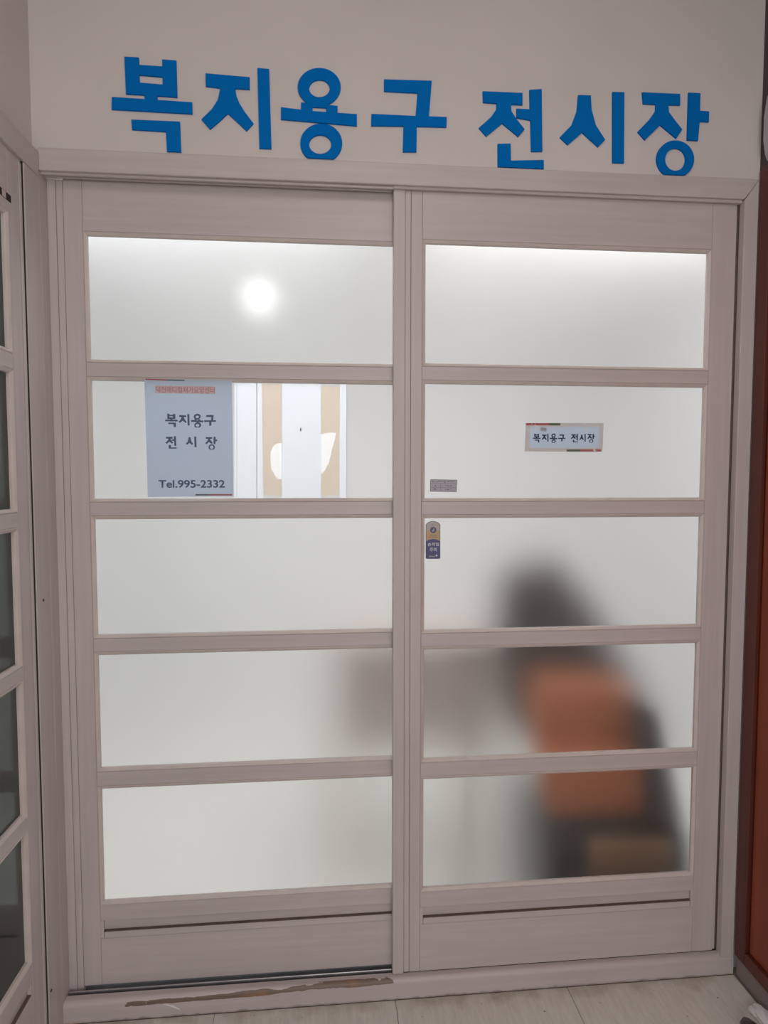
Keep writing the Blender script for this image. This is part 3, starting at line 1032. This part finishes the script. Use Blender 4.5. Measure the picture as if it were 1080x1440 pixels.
# ------------------------------------------------------------------ small label table
c7 = lambda p: (600 + p[0] / 21.6, 670 + p[1] / 21.6)
lb = pq('small_label', [c7((112, 90)), c7((924, 103)), c7((907, 472)), c7((103, 458))], YG, 'tbl', None, 0.0005)
tag(lb, 'tiny grey table label in the lower left corner of the second right pane', 'label')
yp = YG - 0.0002
for pts in ([(112, 90), (924, 103), (924, 122), (112, 106)], [(103, 442), (907, 454), (907, 472), (103, 458)], [(112, 90), (128, 90), (119, 458), (103, 458)], [(908, 103), (924, 103), (907, 472), (891, 472)]):
    pq('border_line', [c7(p) for p in pts], yp, 'tbl_line', lb)
pq('table_line', [c7((110, 214)), c7((915, 224)), c7((915, 231)), c7((110, 221))], yp, 'tbl_line', lb)
pq('table_line', [c7((108, 330)), c7((910, 338)), c7((910, 345)), c7((108, 337))], yp, 'tbl_line', lb)
pq('table_line', rc(c7, 418, 220, 425, 458), yp, 'tbl_line', lb)
for x, y, a, b in ((175, 155, 22, 18), (215, 145, 22, 10), (265, 160, 10, 14), (315, 155, 14, 22), (375, 150, 25, 12), (425, 158, 14, 16), (475, 155, 18, 10), (550, 175, 32, 14), (545, 150, 12, 12),
                   (650, 155, 30, 12), (690, 150, 14, 18), (755, 160, 22, 12), (815, 158, 30, 10), (265, 280, 22, 22), (255, 385, 34, 18), (590, 275, 28, 10), (650, 285, 28, 14), (730, 280, 26, 16), (580, 390, 20, 20), (650, 398, 32, 16), (735, 382, 24, 12)):
    pq('print_mark', [c7(p) for p in ragged(ell(x, y, a, b, 7), 1, 6.0)], yp, 'tbl_line', lb, 0.0001)

# ------------------------------------------------------------------ caution sticker
c9 = lambda p: (590 + p[0] / 18.0, 720 + p[1] / 18.0)


def arch(x0, x1, y_top, y_side, y_bot, r, n=10):
    """outline with an arched top and rounded lower corners"""
    cx, hw, h = (x0 + x1) / 2, (x1 - x0) / 2, y_side - y_top
    R = (hw * hw + h * h) / (2 * h)
    a0 = math.asin(hw / R)
    pts = [(cx + R * math.sin(-a0 + 2 * a0 * i / n), y_top + R - R * math.cos(-a0 + 2 * a0 * i / n)) for i in range(n + 1)]
    for i in range(6):
        a = i * PI / 10
        pts.append((x1 - r + r * math.cos(a), y_bot - r + r * math.sin(a)))
    for i in range(6):
        a = PI / 2 + i * PI / 10
        pts.append((x0 + r + r * math.cos(a), y_bot - r + r * math.sin(a)))
    return pts


st = pq('caution_sticker', [c9(p) for p in arch(155, 525, 228, 315, 1187, 32)], YG, 'st_line', None, 0.0005)
tag(st, 'small blue and tan hand caution sticker with an arched top on the third right pane', 'sticker')
y_ = YG - 0.0002
pq('grey_field', [c9(p) for p in arch(172, 510, 243, 325, 480, 1)], y_, 'st_grey', st)
pq('tan_field', rc(c9, 172, 474, 510, 760), y_ - 0.0001, 'st_tan', st)
pq('blue_field', [c9(p) for p in arch(160, 521, 686, 742, 1182, 30)], y_ - 0.0002, 'st_blue', st)
pq('icon_disc', [c9(p) for p in ell(346, 455, 80, 80, 24)], y_ - 0.0002, 'st_dark', st)
pq('hand_icon', [c9(p) for p in [(305, 470), (330, 450), (352, 430), (360, 400), (374, 402), (376, 440), (380, 480), (350, 500), (310, 498)]], y_ - 0.0003, 'tbl', st)
pq('badge', [c9(p) for p in ell(346, 332, 42, 16, 14)], y_ - 0.0002, 'tbl', st)
for x0, y0, x1, y1 in ((262, 582, 425, 604), (230, 628, 300, 645), (318, 628, 455, 645)):
    pq('fine_print', rc(c9, x0, y0, x1, y1), y_ - 0.0002, 'brown_leg', st)
yt = y_ - 0.0004
p = at(*c9((205, 864)), yt); q = at(*c9((490, 770)), yt)
text_mesh('\uc190\ub07c\uc784', p.x, q.x, p.z, q.z, yt, 'st_white', st, 'caution_text', 0.012)
p = at(*c9((255, 1000)), yt); q = at(*c9((435, 896)), yt)
text_mesh('\uc8fc\uc758', p.x, q.x, p.z, q.z, yt, 'st_white', st, 'caution_text', 0.012)
pq('maker_print', [c9(p) for p in ragged([(240, 1112), (385, 1112), (385, 1142), (240, 1142)], 4, 6)], yt, 'tbl', st)
pq('star_mark', [c9(p) for p in ((428, 1060), (438, 1092), (464, 1103), (438, 1114), (428, 1142), (418, 1114), (392, 1103), (418, 1092))], yt, 'st_white', st)

# ------------------------------------------------------------------ things on the floor at the lower right
def lump(name, c, r, mat, parent=None, amp=0.25, freq=9.0, seed=1, sub=4, squash=1.0):
    from mathutils import noise
    bm = bmesh.new()
    bmesh.ops.create_icosphere(bm, subdivisions=sub, radius=1.0)
    for v in bm.verts:
        d = v.co.normalized()
        n = noise.noise(d * freq * 0.35 + Vector((seed * 3.1, 0, 0))) * 0.8 + abs(noise.noise(d * freq + Vector((0, seed * 5.7, 0)))) * 0.5
        k = 1 + amp * n
        v.co = Vector((d.x * r[0] * k, d.y * r[1] * k, d.z * r[2] * k))
    zmin = -r[2] * squash
    for v in bm.verts:
        v.co.z = max(v.co.z, zmin)
        v.co += Vector((c[0], c[1], c[2] - zmin))
    return link(name, to_mesh(bm, name, True), mat, parent)


t = empty('plastic_bag', (0.865, -0.20, 0))
tag(t, 'crumpled white plastic bag on the floor in the lower right corner', 'bag')
lump('bag_body', (0.874, -0.182, 0.0), (0.021, 0.045, 0.012), 'bag', t, 0.3, 6, 2, 4, 0.8)
lump('bag_fold', (0.862, -0.158, 0.0), (0.013, 0.020, 0.009), 'bag', t, 0.25, 5, 4, 3, 0.8)


def shoe(x, y, ang, label):
    t = empty('shoe', (x, y, 0))
    t.rotation_euler.z = 0
    tag(t, label, 'shoe')
    bm = bmesh.new()
    n = 24
    rows = []
    for (k, s, dx) in ((0.0, 0.95, 0), (0.006, 1.0, 0), (0.018, 1.0, 0), (0.032, 0.93, 0), (0.044, 0.72, -0.01), (0.050, 0.45, -0.02)):
        rr = []
        for i in range(n):
            a = 2 * PI * i / n
            lx, ly = math.cos(a) * 0.036 * s * (1.0 - 0.12 * math.sin(a)), math.sin(a) * 0.11 * s + dx
            rr.append(bm.verts.new((x + lx * math.cos(ang) - ly * math.sin(ang), y - 0.11 + lx * math.sin(ang) + ly * math.cos(ang), k)))
        rows.append(rr)
    for a_, b_ in zip(rows, rows[1:]):
        for i in range(n):
            bm.faces.new((a_[i], a_[(i + 1) % n], b_[(i + 1) % n], b_[i]))
    bm.faces.new(rows[0]); bm.faces.new(rows[-1])
    link('upper', to_mesh(bm, 'upper', True), 'shoe', t)
    bm = bmesh.new()
    outer = [(x + math.cos(2 * PI * i / n) * 0.0375 * math.cos(ang) - math.sin(2 * PI * i / n) * 0.1115 * math.sin(ang), y - 0.11 + math.cos(2 * PI * i / n) * 0.0375 * math.sin(ang) + math.sin(2 * PI * i / n) * 0.1115 * math.cos(ang)) for i in range(n)]
    add_prism(bm, outer, lambda u, v, d: (u, v, d), 0.0, 0.006)
    link('sole', to_mesh(bm, 'sole'), 'shoe_rim', t)


shoe(0.810, -0.187, 0.05, 'dark glossy shoe tip at the bottom edge beside the white bag')
